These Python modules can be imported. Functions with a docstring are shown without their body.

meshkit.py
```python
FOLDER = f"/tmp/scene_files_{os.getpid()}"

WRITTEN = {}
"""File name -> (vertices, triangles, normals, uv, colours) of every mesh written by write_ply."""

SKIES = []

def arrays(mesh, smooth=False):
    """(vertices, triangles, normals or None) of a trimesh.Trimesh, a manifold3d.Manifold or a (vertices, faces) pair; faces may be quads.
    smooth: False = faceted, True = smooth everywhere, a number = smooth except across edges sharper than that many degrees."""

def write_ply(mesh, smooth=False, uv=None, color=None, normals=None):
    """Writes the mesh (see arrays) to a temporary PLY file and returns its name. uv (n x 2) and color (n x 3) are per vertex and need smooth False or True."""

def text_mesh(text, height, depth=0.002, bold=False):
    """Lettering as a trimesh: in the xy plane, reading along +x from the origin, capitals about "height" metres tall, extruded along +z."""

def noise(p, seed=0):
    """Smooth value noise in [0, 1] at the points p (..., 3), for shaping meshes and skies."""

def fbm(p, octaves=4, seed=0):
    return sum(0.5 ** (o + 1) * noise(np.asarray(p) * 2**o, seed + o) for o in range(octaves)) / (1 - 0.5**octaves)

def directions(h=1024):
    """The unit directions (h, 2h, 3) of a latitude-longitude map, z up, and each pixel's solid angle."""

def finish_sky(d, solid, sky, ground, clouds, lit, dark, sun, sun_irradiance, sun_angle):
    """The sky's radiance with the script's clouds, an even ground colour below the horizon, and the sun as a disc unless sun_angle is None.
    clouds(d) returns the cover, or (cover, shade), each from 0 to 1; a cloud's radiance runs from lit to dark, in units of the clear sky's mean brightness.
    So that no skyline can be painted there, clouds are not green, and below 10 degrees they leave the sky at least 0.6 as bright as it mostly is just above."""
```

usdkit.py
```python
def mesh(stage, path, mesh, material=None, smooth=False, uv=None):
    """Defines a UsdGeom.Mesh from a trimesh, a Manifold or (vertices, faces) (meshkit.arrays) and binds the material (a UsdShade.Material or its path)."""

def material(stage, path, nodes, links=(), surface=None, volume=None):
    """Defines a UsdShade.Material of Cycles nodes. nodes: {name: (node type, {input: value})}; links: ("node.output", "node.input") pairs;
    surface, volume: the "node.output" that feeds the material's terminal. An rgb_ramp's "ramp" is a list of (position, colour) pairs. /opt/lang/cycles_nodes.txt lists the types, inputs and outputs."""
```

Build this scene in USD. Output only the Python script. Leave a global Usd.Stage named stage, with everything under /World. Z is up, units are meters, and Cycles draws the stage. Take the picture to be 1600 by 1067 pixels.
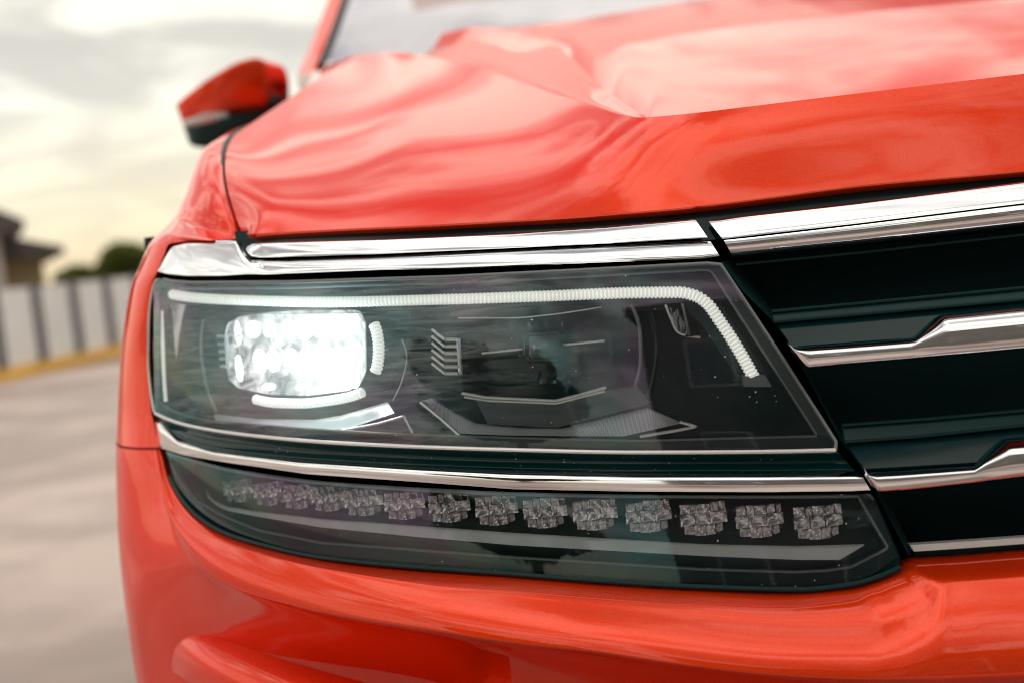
import math, random
import numpy as np
import trimesh
from scipy.interpolate import PchipInterpolator
import meshkit, usdkit
from pxr import Usd, UsdGeom, UsdLux, UsdShade, Gf, Sdf

random.seed(7)
rng = np.random.default_rng(7)
stage = Usd.Stage.CreateInMemory()
UsdGeom.SetStageUpAxis(stage, 'Z')
world = UsdGeom.Xform.Define(stage, '/World')
UsdGeom.Scope.Define(stage, '/World/Looks')

# ------------------------------------------------------------------ camera, sky, sun, exposure
CAM_H, ROLL, PITCH, FPX = 0.95, math.radians(6.5), math.atan(153 / 2222.0), 2222.0
EXPOSURE = 0.0
SUN_ELEV, SUN_AZ = math.radians(34), math.radians(-72)      # azimuth = atan2(x, y) of the direction towards the sun
SUN_I, SUN_ANGLE, SKY_S = 0.13, 160.0, 0.10
C = np.array([0.0, 0.0, CAM_H])
FWD = np.array([0, math.cos(PITCH), -math.sin(PITCH)])
UP0 = np.array([0, math.sin(PITCH), math.cos(PITCH)])
RT0 = np.array([1.0, 0, 0])
RIGHT = math.cos(ROLL) * RT0 - math.sin(ROLL) * UP0
UP = math.sin(ROLL) * RT0 + math.cos(ROLL) * UP0
cam = UsdGeom.Camera.Define(stage, '/World/camera')
cam.CreateHorizontalApertureAttr(36.0)
cam.CreateVerticalApertureAttr(36.0 * 682 / 1024)
cam.CreateFocalLengthAttr(50.0)
cam.CreateFStopAttr(3.9)
cam.CreateFocusDistanceAttr(1.13)
cam.CreateClippingRangeAttr(Gf.Vec2f(0.05, 5000))
cam.CreateExposureAttr(EXPOSURE)
m4 = Gf.Matrix4d(*RIGHT, 0, *UP, 0, *(-FWD), 0, *C, 1)
UsdGeom.Xformable(cam).AddTransformOp().Set(m4)

sun_dir = np.array([math.sin(SUN_AZ) * math.cos(SUN_ELEV), math.cos(SUN_AZ) * math.cos(SUN_ELEV), math.sin(SUN_ELEV)])
sun = UsdLux.DistantLight.Define(stage, '/World/sun')
sun.CreateNormalizeAttr(True)
sun.CreateIntensityAttr(SUN_I)
sun.CreateAngleAttr(SUN_ANGLE)
sun.CreateColorAttr(Gf.Vec3f(1.0, 0.93, 0.82))
z_ax = sun_dir
x_ax = np.cross([0, 0, 1.0], z_ax); x_ax /= np.linalg.norm(x_ax)
y_ax = np.cross(z_ax, x_ax)
UsdGeom.Xformable(sun).AddTransformOp().Set(Gf.Matrix4d(*x_ax, 0, *y_ax, 0, *z_ax, 0, 0, 0, 20, 1))

dome = UsdLux.DomeLight.Define(stage, '/World/sky')
# an overcast sky: cloud cover with soft breaks, warmer towards the horizon and brighter towards the zenith
sky_mat = usdkit.material(stage, '/World/Looks/sky_look', {
    'tc': ('texture_coordinate', {}),
    'sky': ('sky_texture', {'sky_type': 'single_scattering', 'sun_disc': False, 'sun_elevation': SUN_ELEV, 'sun_rotation': SUN_AZ, 'aerosol_density': 2.0}),
    'sep': ('separate_xyz', {}),
    'zc': ('math', {'math_type': 'maximum', 'value2': 0.0}),
    # clouds are laid out on a flat layer overhead: direction.xy / (z + 0.16)
    'den': ('math', {'math_type': 'add', 'value2': 0.16}),
    'inv': ('math', {'math_type': 'divide', 'value1': 1.0}),
    'scl': ('vector_math', {'math_type': 'scale'}),
    'n1': ('noise_texture', {'scale': 2.3, 'detail': 7.0, 'roughness': 0.54, 'distortion': 0.8}),
    'r1': ('rgb_ramp', {'ramp': [(0.40, (0.20, 0.19, 0.21)), (0.47, (0.58, 0.57, 0.57)), (0.52, (1.12, 1.11, 1.04)), (0.585, (1.75, 1.71, 1.57))]}),
    'el': ('rgb_ramp', {'ramp': [(0.0, (0.98, 0.76, 0.46)), (0.05, (1.08, 0.98, 0.72)), (0.13, (1.00, 0.97, 0.86)), (0.22, (0.97, 0.94, 0.84)), (0.35, (1.00, 0.97, 0.88)), (0.5, (1.06, 1.03, 0.95)), (1.0, (1.16, 1.12, 1.05))]}),
    'mul': ('mix_color', {'blend_type': 'multiply', 'fac': 1.0, 'use_clamp': False}),
    'hz': ('map_range', {'from_min': 0.02, 'from_max': 0.55, 'to_min': 0.95, 'to_max': 0.0, 'clamp': True}),
    'fl': ('mix_color', {'blend_type': 'mix', 'use_clamp': False}),
    'ten': ('vector_math', {'math_type': 'scale', 'scale': 10.0}),
    'cl': ('mix_color', {'blend_type': 'mix', 'fac': 0.93, 'use_clamp': False}),
    'bg': ('background_shader', {'strength': SKY_S}),
}, [('tc.generated', 'sep.vector'), ('sep.z', 'zc.value1'), ('zc.value', 'den.value1'), ('den.value', 'inv.value2'), ('tc.generated', 'scl.vector1'), ('inv.value', 'scl.scale'),
    ('scl.vector', 'n1.vector'), ('n1.fac', 'r1.fac'), ('zc.value', 'el.fac'), ('r1.color', 'mul.a'), ('el.color', 'mul.b'),
    ('zc.value', 'hz.value'), ('hz.result', 'fl.fac'), ('mul.result', 'fl.a'), ('el.color', 'fl.b'), ('fl.result', 'ten.vector1'),
    ('sky.color', 'cl.a'), ('ten.vector', 'cl.b'), ('cl.result', 'bg.color')], surface='bg.background')
UsdShade.MaterialBindingAPI.Apply(dome.GetPrim()).Bind(sky_mat)

# ------------------------------------------------------------------ helpers: scene
names = {}
def numbered(parent, name):
    k = names.get((parent, name), 0)
    names[(parent, name)] = k + 1
    return name if k == 0 else f'{name}_{k:03d}'
def tag(prim, label=None, cat=None, group=None, kind=None):
    for k, v in (('label', label), ('category', cat), ('group', group), ('kind', kind)):
        if v: prim.SetCustomDataByKey(k, v)
    return prim
def obj(name, mesh, mat, parent=None, smooth=40, label=None):
    pp = str(parent.GetPath()) if parent else '/World'
    p = usdkit.mesh(stage, pp + '/' + numbered(pp, name), mesh, mat, smooth=smooth).GetPrim()
    if label: p.SetCustomDataByKey('label', label)
    return p
def thing(name, label, cat, loc=(0, 0, 0), rotz=0.0, group=None):
    x = UsdGeom.Xform.Define(stage, '/World/' + numbered('/World', name))
    x.AddTranslateOp().Set(Gf.Vec3d(*map(float, loc)))
    if rotz: x.AddRotateZOp().Set(math.degrees(rotz))
    return tag(x.GetPrim(), label, cat, group)
def dup(root, loc, rotz=0.0, label=None, name=None):
    was = root.GetCustomData()
    r = thing(name or root.GetName(), label or was.get('label'), was.get('category'), loc, rotz, was.get('group'))
    r.GetReferences().AddInternalReference(root.GetPath())
    r.SetInstanceable(True)
    return r
cat = trimesh.util.concatenate
def tm(v, f): return trimesh.Trimesh(np.asarray(v, float), np.asarray(f, int), process=False)
def box(x0, x1, y0, y1, z0, z1):
    b = trimesh.creation.box([x1 - x0, y1 - y0, z1 - z0]); b.apply_translation([(x0 + x1) / 2, (y0 + y1) / 2, (z0 + z1) / 2]); return b

# ------------------------------------------------------------------ helpers: the car's front surface
# The car faces the viewer: x across (its middle at x = 0.47), y towards its tail, z up. DEPTH gives how far the plan curve of the front lies behind the camera plane.
_depth = PchipInterpolator([100, 180, 240, 300, 400, 550, 700, 900, 1100, 1300, 1600, 2000, 2400], [1.70, 1.52, 1.39, 1.325, 1.262, 1.203, 1.163, 1.125, 1.102, 1.088, 1.072, 1.06, 1.06])
cr, sr = math.cos(ROLL), math.sin(ROLL)
def depth(u, v):
    a = (u - 800) * cr + (533.5 - v) * sr + 800
    b = (v - 533.5) * cr + (u - 800) * sr + 533.5
    return _depth(np.clip(a, 100, 2400)) + 0.00008 * (600 - b)
def Pd(u, v, d):
    u, v, d = np.broadcast_arrays(np.asarray(u, float), np.asarray(v, float), np.asarray(d, float))
    dirs = FWD + RIGHT * ((u - 800) / FPX)[..., None] + UP * ((533.5 - v) / FPX)[..., None]
    return C + dirs * d[..., None]
def W(u, v, off=0.0):
    u, v = np.asarray(u, float), np.asarray(v, float)
    return Pd(u, v, depth(u, v) + off)
def rs(pts, n, smooth=True):
    """resample a polyline (any dimension) to n points, by chord length of the first two columns"""
    p = np.asarray(pts, float)
    L = np.r_[0, np.cumsum(np.maximum(np.hypot(*np.diff(p[:, :2], axis=0).T), 1e-6))]
    t = np.linspace(0, L[-1], n)
    if smooth and len(p) > 2:
        return np.stack([PchipInterpolator(L, p[:, k])(t) for k in range(p.shape[1])], 1)
    return np.stack([np.interp(t, L, p[:, k]) for k in range(p.shape[1])], 1)
def grid(P, flip=False):
    """P (n, m, 3) -> sheet mesh"""
    n, m = P.shape[:2]
    i = np.arange(n * m).reshape(n, m)
    q = np.stack([i[:-1, :-1], i[1:, :-1], i[1:, 1:], i[:-1, 1:]], -1).reshape(-1, 4)
    if flip: q = q[:, ::-1]
    f = np.vstack([q[:, [0, 1, 2]], q[:, [0, 2, 3]]])
    return tm(P.reshape(-1, 3), f)
def orient(m, sign=1):
    """turn a sheet so that most of it faces the viewer's side"""
    c = m.triangles_center - C
    if np.sum(np.einsum('ij,ij->i', np.cross(m.triangles[:, 1] - m.triangles[:, 0], m.triangles[:, 2] - m.triangles[:, 0]), c)) * sign > 0:
        m.faces = m.faces[:, ::-1]
    return m
def solid(P, back):
    """closed body from a front sheet P (n, m, 3) and a displacement 'back' of its rear sheet"""
    n, m = P.shape[:2]
    F, B = P.reshape(-1, 3), (P + back).reshape(-1, 3)
    i = np.arange(n * m).reshape(n, m)
    q = np.stack([i[:-1, :-1], i[1:, :-1], i[1:, 1:], i[:-1, 1:]], -1).reshape(-1, 4)
    k = n * m
    rim = np.r_[i[0, :-1], i[:-1, -1], i[-1, ::-1][:-1], i[::-1, 0][:-1]]
    nx = np.roll(rim, -1)
    qs = np.vstack([q, q[:, ::-1] + k, np.stack([rim, nx, nx + k, rim + k], 1)])
    t = tm(np.vstack([F, B]), np.vstack([qs[:, [0, 1, 2]], qs[:, [0, 2, 3]]]))
    if t.volume < 0: t.faces = t.faces[:, ::-1]
    return t
YB = np.array([0, 1.0, 0])
def ribbon(top, bot, n=60, m=6, off=0.0, thick=0.004, smooth=True, bs=None):
    """body between two px curves laid on the front surface; off: number or f(s, t) metres behind it"""
    T, B = rs(top, n, smooth), rs(bot, n, smooth if bs is None else bs)
    t = np.linspace(0, 1, m)[None, :]; s = np.linspace(0, 1, n)[:, None]
    u = T[:, :1] * (1 - t) + B[:, :1] * t; v = T[:, 1:2] * (1 - t) + B[:, 1:2] * t
    o = off(s + 0 * t, t + 0 * s) if callable(off) else off
    P = W(u, v, o)
    return solid(P, YB * thick) if thick else orient(grid(P))
def pt(pts, off=0.0, n=None, smooth=True):
    p = np.asarray(pts, float) if n is None else rs(pts, n, smooth)
    return W(p[:, 0], p[:, 1], off)
def tube(path, r, sides=8, closed=False):
    path = np.asarray(path, float); n = len(path)
    r = np.broadcast_to(np.asarray(r, float), (n,))
    tg = np.gradient(path, axis=0) if not closed else np.roll(path, -1, 0) - np.roll(path, 1, 0)
    tg /= np.linalg.norm(tg, axis=1, keepdims=True)
    ref = np.array([0, 1.0, 0])
    a = np.cross(tg, ref); a /= np.maximum(np.linalg.norm(a, axis=1, keepdims=True), 1e-9)
    b = np.cross(tg, a)
    th = np.linspace(0, 2 * np.pi, sides, endpoint=False)
    V = path[:, None] + r[:, None, None] * (np.cos(th)[None, :, None] * a[:, None] + np.sin(th)[None, :, None] * b[:, None])
    i = np.arange(n * sides).reshape(n, sides)
    j = np.roll(i, -1, 1)
    if closed: i2, j2, i, j = np.roll(i, -1, 0), np.roll(j, -1, 0), i, j
    else: i2, j2, i, j = i[1:], j[1:], i[:-1], j[:-1]
    q = np.stack([i, j, j2, i2], -1).reshape(-1, 4)
    f = [q[:, [0, 1, 2]], q[:, [0, 2, 3]]]
    V = V.reshape(-1, 3)
    if not closed:
        k = len(V); V = np.vstack([V, path[:1], path[-1:]])
        a0 = np.arange(sides); b0 = np.roll(a0, -1); e = (n - 1) * sides
        f += [np.stack([b0, a0, np.full(sides, k)], 1), np.stack([a0 + e, b0 + e, np.full(sides, k + 1)], 1)]
    t = tm(V, np.vstack(f))
    if t.volume < 0: t.faces = t.faces[:, ::-1]
    return t
def rib_tube(pts, r_px, pitch_px, off, smooth=True, amp=0.16, sides=10, taper=None):
    """ribbed light guide along a px path"""
    p = np.asarray(pts, float)
    L = np.hypot(*np.diff(rs(p, 400, smooth), axis=0).T).sum()
    n = int(L / pitch_px) * 6 + 1
    q = rs(p, n, smooth)
    d = depth(q[:, 0], q[:, 1]) + off
    ph = np.linspace(0, 1, n) * int(L / pitch_px)
    rr = (np.asarray(taper(np.linspace(0, 1, n))) if taper else 1.0) * r_px * d / FPX * (1 - amp + amp * np.abs(np.sin(np.pi * ph)) ** 0.6)
    return tube(Pd(q[:, 0], q[:, 1], d), rr, sides)

# ------------------------------------------------------------------ materials
L_ = '/World/Looks/'
def plain(name, col, rough=0.5, metal=0.0, coat=0.0, spec=0.5, noise=None, bump=None, **kw):
    nodes = {'p': ('principled_bsdf', {'base_color': col, 'roughness': rough, 'metallic': metal, 'coat_weight': coat, 'coat_roughness': 0.02, 'specular_ior_level': spec, **kw})}
    links = []
    if noise or bump:
        nodes['tc'] = ('texture_coordinate', {})
    if noise:
        sc, amt = noise
        nodes['n'] = ('noise_texture', {'scale': sc, 'detail': 5.0, 'roughness': 0.6})
        nodes['r'] = ('rgb_ramp', {'ramp': [(0.3, tuple(c * (1 - amt) for c in col)), (0.7, tuple(min(c * (1 + amt), 1) for c in col))]})
        links += [('tc.object', 'n.vector'), ('n.fac', 'r.fac'), ('r.color', 'p.base_color')]
    if bump:
        sc, st, di = bump
        nodes['bn'] = ('noise_texture', {'scale': sc, 'detail': 3.0})
        nodes['b'] = ('bump', {'strength': st, 'distance': di})
        links += [('tc.object', 'bn.vector'), ('bn.fac', 'b.height'), ('b.normal', 'p.normal')]
    return usdkit.material(stage, L_ + name, nodes, links, surface='p.BSDF')
paint = usdkit.material(stage, L_ + 'car_paint', {
    'tc': ('texture_coordinate', {}),
    'fl': ('voronoi_texture', {'scale': 1400.0}),
    'fr': ('rgb_ramp', {'ramp': [(0.0, (0.78, 0.045, 0.004)), (1.0, (0.66, 0.034, 0.003))]}),
    'sepc': ('separate_color', {}),
    'on': ('noise_texture', {'scale': 160.0, 'detail': 1.0}),
    'ob': ('bump', {'strength': 0.02, 'distance': 0.0006}),
    'p': ('principled_bsdf', {'roughness': 0.36, 'metallic': 0.68, 'specular_ior_level': 0.0, 'specular_tint': (1.0, 0.10, 0.04), 'coat_weight': 0.92, 'coat_roughness': 0.015, 'coat_ior': 1.5}),
}, [('tc.object', 'fl.vector'), ('fl.color', 'sepc.color'), ('sepc.r', 'fr.fac'), ('fr.color', 'p.base_color'), ('tc.object', 'on.vector'), ('on.fac', 'ob.height'), ('ob.normal', 'p.coat_normal')], surface='p.BSDF')
chrome = usdkit.material(stage, L_ + 'chrome', {
    'tc': ('texture_coordinate', {}), 'n': ('noise_texture', {'scale': 60.0, 'detail': 4.0}), 'mr': ('map_range', {'from_min': 0.3, 'from_max': 0.7, 'to_min': 0.03, 'to_max': 0.10, 'clamp': True}),
    'p': ('principled_bsdf', {'base_color': (0.83, 0.85, 0.89), 'metallic': 1.0})},
    [('tc.object', 'n.vector'), ('n.fac', 'mr.value'), ('mr.result', 'p.roughness')], surface='p.BSDF')
gloss_black = plain('gloss_black_plastic', (0.001, 0.014, 0.016), 0.14, spec=0.24)
satin_black = plain('satin_black_plastic', (0.001, 0.021, 0.023), 0.42, spec=0.25)
deep_black = plain('matt_black_plastic', (0.0004, 0.014, 0.0155), 0.7, spec=0.1)
housing_m = plain('lamp_housing_plastic', (0.003, 0.024, 0.024), 0.45, spec=0.12, noise=(30, 0.5))
grey_m = plain('grey_lamp_plastic', (0.17, 0.185, 0.19), 0.3, spec=0.6)
rib_m = plain('frosted_light_guide', (0.70, 0.70, 0.66), 0.3, coat=0.5, emission_color=(1.0, 0.97, 0.88), emission_strength=0.55)
silver = plain('satin_silver', (0.74, 0.73, 0.74), 0.28, metal=0.45)
mesh_silver = usdkit.material(stage, L_ + 'dotted_silver', {
    'tc': ('texture_coordinate', {}), 'c': ('checker_texture', {'scale': 900.0, 'color1': (0.93, 0.91, 0.94), 'color2': (0.55, 0.54, 0.57)}),
    'p': ('principled_bsdf', {'metallic': 0.3, 'roughness': 0.3})}, [('tc.object', 'c.vector'), ('c.color', 'p.base_color')], surface='p.BSDF')
reflector = plain('mirror_reflector', (0.55, 0.55, 0.57), 0.10, metal=1.0)
bar_m = plain('pale_reflector_bar', (0.86, 0.85, 0.86), 0.25, metal=0.25)
crystal = plain('crystal_reflector', (0.80, 0.77, 0.79), 0.13, metal=0.9)
rim_m = plain('satin_trim', (0.16, 0.18, 0.19), 0.35, spec=0.6)
led_m = usdkit.material(stage, L_ + 'lit_led', {'e': ('emission', {'color': (1.0, 0.99, 0.95), 'strength': 11.0})}, surface='e.emission')
led_dim = usdkit.material(stage, L_ + 'dim_led', {'tc': ('texture_coordinate', {}), 'n': ('noise_texture', {'scale': 160.0, 'detail': 3.0, 'distortion': 2.0}), 'r': ('rgb_ramp', {'ramp': [(0.3, (0.7, 0.74, 0.78)), (0.6, (1.8, 1.8, 1.7))]}), 'e': ('emission', {'strength': 1.0})}, [('tc.object', 'n.vector'), ('n.fac', 'r.fac'), ('r.color', 'e.color')], surface='e.emission')
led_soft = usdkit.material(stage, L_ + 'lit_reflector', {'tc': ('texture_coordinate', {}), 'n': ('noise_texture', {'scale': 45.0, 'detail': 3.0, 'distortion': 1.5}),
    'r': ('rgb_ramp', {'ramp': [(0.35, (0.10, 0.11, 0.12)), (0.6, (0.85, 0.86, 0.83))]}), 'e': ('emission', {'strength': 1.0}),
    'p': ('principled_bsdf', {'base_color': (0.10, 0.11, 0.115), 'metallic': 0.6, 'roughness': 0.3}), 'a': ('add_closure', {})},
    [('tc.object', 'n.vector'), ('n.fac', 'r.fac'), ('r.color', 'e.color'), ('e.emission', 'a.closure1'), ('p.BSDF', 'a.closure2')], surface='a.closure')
def pane(name, tint, ior=1.5, rough=0.0):
    nodes = {'f': ('fresnel', {'IOR': ior}), 't': ('transparent_bsdf', {'color': tint}), 'g': ('glossy_bsdf', {'color': (1, 1, 1), 'roughness': rough}), 'm': ('mix_closure', {})}
    return usdkit.material(stage, L_ + name, nodes, [('f.fac', 'm.fac'), ('t.BSDF', 'm.closure1'), ('g.BSDF', 'm.closure2')], surface='m.closure')
def lamp_cover(name, ior, scratch_glare):
    """clear hard-coated polycarbonate: faint iridescence in the reflection, a trace of haze in the plastic, scratches with a painted pale glare"""
    nodes = {'tc': ('texture_coordinate', {}), 'n': ('noise_texture', {'scale': 7.0, 'detail': 2.0, 'distortion': 0.8}),
             'r': ('rgb_ramp', {'ramp': [(0.35, (0.45, 0.92, 1.0)), (0.5, (0.80, 0.95, 1.0)), (0.62, (0.95, 0.66, 1.0))]}),
             'f': ('fresnel', {'IOR': ior}), 't': ('transparent_bsdf', {'color': (0.93, 0.97, 0.97)}), 'tl': ('translucent_bsdf', {'color': (0.8, 0.86, 0.88)}),
             'h': ('mix_closure', {'fac': 0.075}), 'g': ('glossy_bsdf', {'roughness': 0.004}), 'm': ('mix_closure', {}),
             'v': ('voronoi_texture', {'scale': 210.0}), 'sc': ('separate_color', {}), 'a': ('math', {'math_type': 'multiply', 'value2': 0.13}), 'b': ('math', {'math_type': 'power', 'value2': 8.0}),
             'sp': ('mapping', {'scale': (14.0, 14.0, 150.0), 'rotation': (0.0, 0.55, 0.0)}), 'sn': ('noise_texture', {'scale': 1.0, 'detail': 6.0, 'roughness': 0.7, 'distortion': 1.2}), 'sr': ('map_range', {'from_min': 0.42, 'from_max': 0.72, 'to_min': 0.0, 'to_max': scratch_glare, 'clamp': True}),
             'sx': ('separate_xyz', {}), 'xr': ('map_range', {'from_min': 0.10, 'from_max': -0.04, 'clamp': True}), 'pm2': ('math', {'math_type': 'multiply'}),  # keeps the pale veil to the left: scratches plus glare painted as diffuse
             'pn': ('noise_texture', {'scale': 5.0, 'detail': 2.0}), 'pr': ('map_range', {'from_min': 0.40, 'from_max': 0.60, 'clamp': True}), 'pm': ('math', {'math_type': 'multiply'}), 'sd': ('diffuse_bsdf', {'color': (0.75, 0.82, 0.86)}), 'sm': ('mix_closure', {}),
             'lt': ('math', {'math_type': 'less_than'}), 'dd': ('diffuse_bsdf', {'color': (0.5, 0.52, 0.5)}), 'dm': ('mix_closure', {})}
    return usdkit.material(stage, L_ + name, nodes, [('tc.object', 'n.vector'), ('n.fac', 'r.fac'), ('r.color', 'g.color'), ('t.BSDF', 'h.closure1'), ('tl.BSDF', 'h.closure2'), ('f.fac', 'm.fac'), ('h.closure', 'm.closure1'), ('g.BSDF', 'm.closure2'),
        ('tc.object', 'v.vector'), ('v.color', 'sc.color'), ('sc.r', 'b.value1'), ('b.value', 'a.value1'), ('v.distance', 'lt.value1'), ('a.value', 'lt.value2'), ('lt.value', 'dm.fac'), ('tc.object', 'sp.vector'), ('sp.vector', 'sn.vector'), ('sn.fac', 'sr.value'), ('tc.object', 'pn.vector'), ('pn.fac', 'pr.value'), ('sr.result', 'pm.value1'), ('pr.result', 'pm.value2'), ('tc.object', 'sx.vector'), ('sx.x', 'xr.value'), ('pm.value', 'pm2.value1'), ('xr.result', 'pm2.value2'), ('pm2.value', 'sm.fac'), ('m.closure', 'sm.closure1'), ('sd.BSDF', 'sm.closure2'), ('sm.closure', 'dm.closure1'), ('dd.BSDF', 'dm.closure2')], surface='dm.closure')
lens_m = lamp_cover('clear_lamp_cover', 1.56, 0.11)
lens_ts = lamp_cover('clear_signal_cover', 1.50, 0.0)
glass_m = pane('windscreen_glass', (0.50, 0.47, 0.60), 1.5, 0.0)
dusty = usdkit.material(stage, L_ + 'dusty_gloss_black', {
    'tc': ('texture_coordinate', {}), 'v': ('voronoi_texture', {'scale': 260.0}), 'sc': ('separate_color', {}), 'a': ('math', {'math_type': 'multiply', 'value2': 0.17}), 'b': ('math', {'math_type': 'power', 'value2': 5.0}),
    'lt': ('math', {'math_type': 'less_than'}), 'mx': ('mix_color', {'a': (0.001, 0.026, 0.027), 'b': (0.45, 0.47, 0.45)}), 'p': ('principled_bsdf', {'roughness': 0.16, 'specular_ior_level': 0.35})},
    [('tc.object', 'v.vector'), ('v.color', 'sc.color'), ('sc.r', 'b.value1'), ('b.value', 'a.value1'), ('v.distance', 'lt.value1'), ('a.value', 'lt.value2'), ('lt.value', 'mx.fac'), ('mx.result', 'p.base_color')], surface='p.BSDF')
rubber = plain('black_rubber', (0.012, 0.014, 0.016), 0.6)

# ------------------------------------------------------------------ the setting
def asphalt():
    return usdkit.material(stage, L_ + 'damp_paving', {
        'tc': ('texture_coordinate', {}),
        'mp': ('mapping', {'scale': (0.9, 1.0, 1.0), 'rotation': (0, 0, 0.2)}),
        'n1': ('noise_texture', {'scale': 0.55, 'detail': 5.0, 'roughness': 0.55}),
        'n2': ('noise_texture', {'scale': 90.0, 'detail': 4.0}),
        'r1': ('rgb_ramp', {'ramp': [(0.40, (0.19, 0.125, 0.108)), (0.60, (0.57, 0.46, 0.425))]}),
        'r2': ('rgb_ramp', {'ramp': [(0.3, (0.86, 0.86, 0.86)), (0.7, (1.1, 1.1, 1.1))]}),
        'mx': ('mix_color', {'blend_type': 'multiply', 'fac': 1.0, 'use_clamp': False}),
        'rr': ('map_range', {'from_min': 0.40, 'from_max': 0.56, 'to_min': 0.30, 'to_max': 0.75, 'clamp': True}),
        'b': ('bump', {'strength': 0.3, 'distance': 0.004}),
        'p': ('principled_bsdf', {'specular_ior_level': 0.5})},
        [('tc.object', 'mp.vector'), ('mp.vector', 'n1.vector'), ('tc.object', 'n2.vector'), ('n1.fac', 'r1.fac'), ('n2.fac', 'r2.fac'), ('r1.color', 'mx.a'), ('r2.color', 'mx.b'), ('mx.result', 'p.base_color'),
         ('n1.fac', 'rr.value'), ('rr.result', 'p.roughness'), ('n2.fac', 'b.height'), ('b.normal', 'p.normal')], surface='p.BSDF')
gx = np.array([-600, -200, -60, -20, -8, 0, 8, 20, 60, 200, 600.0])
GX, GY = np.meshgrid(gx, gx, indexing='ij')
ground = grid(np.stack([GX, GY, 0 * GX], -1), flip=False)
if ground.face_normals[0][2] < 0: ground.faces = ground.faces[:, ::-1]
tag(obj('ground', ground, asphalt(), smooth=False), kind='structure')

def on_ground(u, v, z=0.0):
    d = FWD + RIGHT * (u - 800) / FPX + UP * (533.5 - v) / FPX
    return C + d * ((z - C[2]) / d[2])
g0, g1 = on_ground(0, 596), on_ground(190, 553)
fdir = (g1 - g0); flen = np.linalg.norm(fdir); fdir /= flen
fang = math.atan2(fdir[1], fdir[0])
print('fence', g0, g1, flen, math.degrees(fang))

white_panel = plain('white_fence_panel', (0.74, 0.73, 0.74), 0.5, noise=(4, 0.06))
post_m = plain('dark_grey_post', (0.075, 0.065, 0.085), 0.5)
yellow_m = plain('yellow_kerb_paint', (0.72, 0.40, 0.06), 0.6, noise=(6, 0.25))
FH = 1.10
posts_px = [(72, 584), (134, 568), (180, 556)]
def s_of(u, v):
    d = FWD + RIGHT * (u - 800) / FPX + UP * (533.5 - v) / FPX
    # where the view ray's ground track meets the fence line
    A = np.array([[d[0], -fdir[0]], [d[1], -fdir[1]]])
    k = np.linalg.solve(A, g0[:2] - C[:2])
    return k[1]
ss = [s_of(*p) for p in posts_px]
pitch = (ss[2] - ss[0]) / 2
print('posts', ss, pitch)
fence = thing('fence', 'low white ribbed fence with dark posts and yellow kerb along the car park', 'fence', (g0[0], g0[1], 0), fang)
n_lo, n_hi = -5, 7
starts = [ss[0] + k * pitch for k in range(n_lo, n_hi + 1)]
PW = 0.17 * pitch
def panel(length):
    z = [0.16]; y = [0.0]
    k = 0
    while z[-1] < FH - 0.03:
        z += [z[-1] + 0.030, z[-1] + 0.034, z[-1] + 0.040, ]; y += [0.0, 0.010, 0.010]
        z += [z[-1] + 0.004]; y += [0.0]
    z, y = np.array(z), np.array(y)
    P = np.stack([np.stack([np.full(len(z), x), y, z], 1) for x in (0, length)], 0)
    return solid(P, np.array([0, 0.04, 0]))
for k, s in enumerate(starts):
    b = box(s - PW / 2, s + PW / 2, -0.03, 0.09, 0.14, FH + 0.01)
    obj('post', b, post_m, fence, smooth=False)
    if k < len(starts) - 1:
        pn = panel(pitch - PW - 0.004); pn.apply_translation([s + PW / 2 + 0.002, 0.01, 0])
        obj('panel', pn, white_panel, fence, smooth=False)
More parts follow.
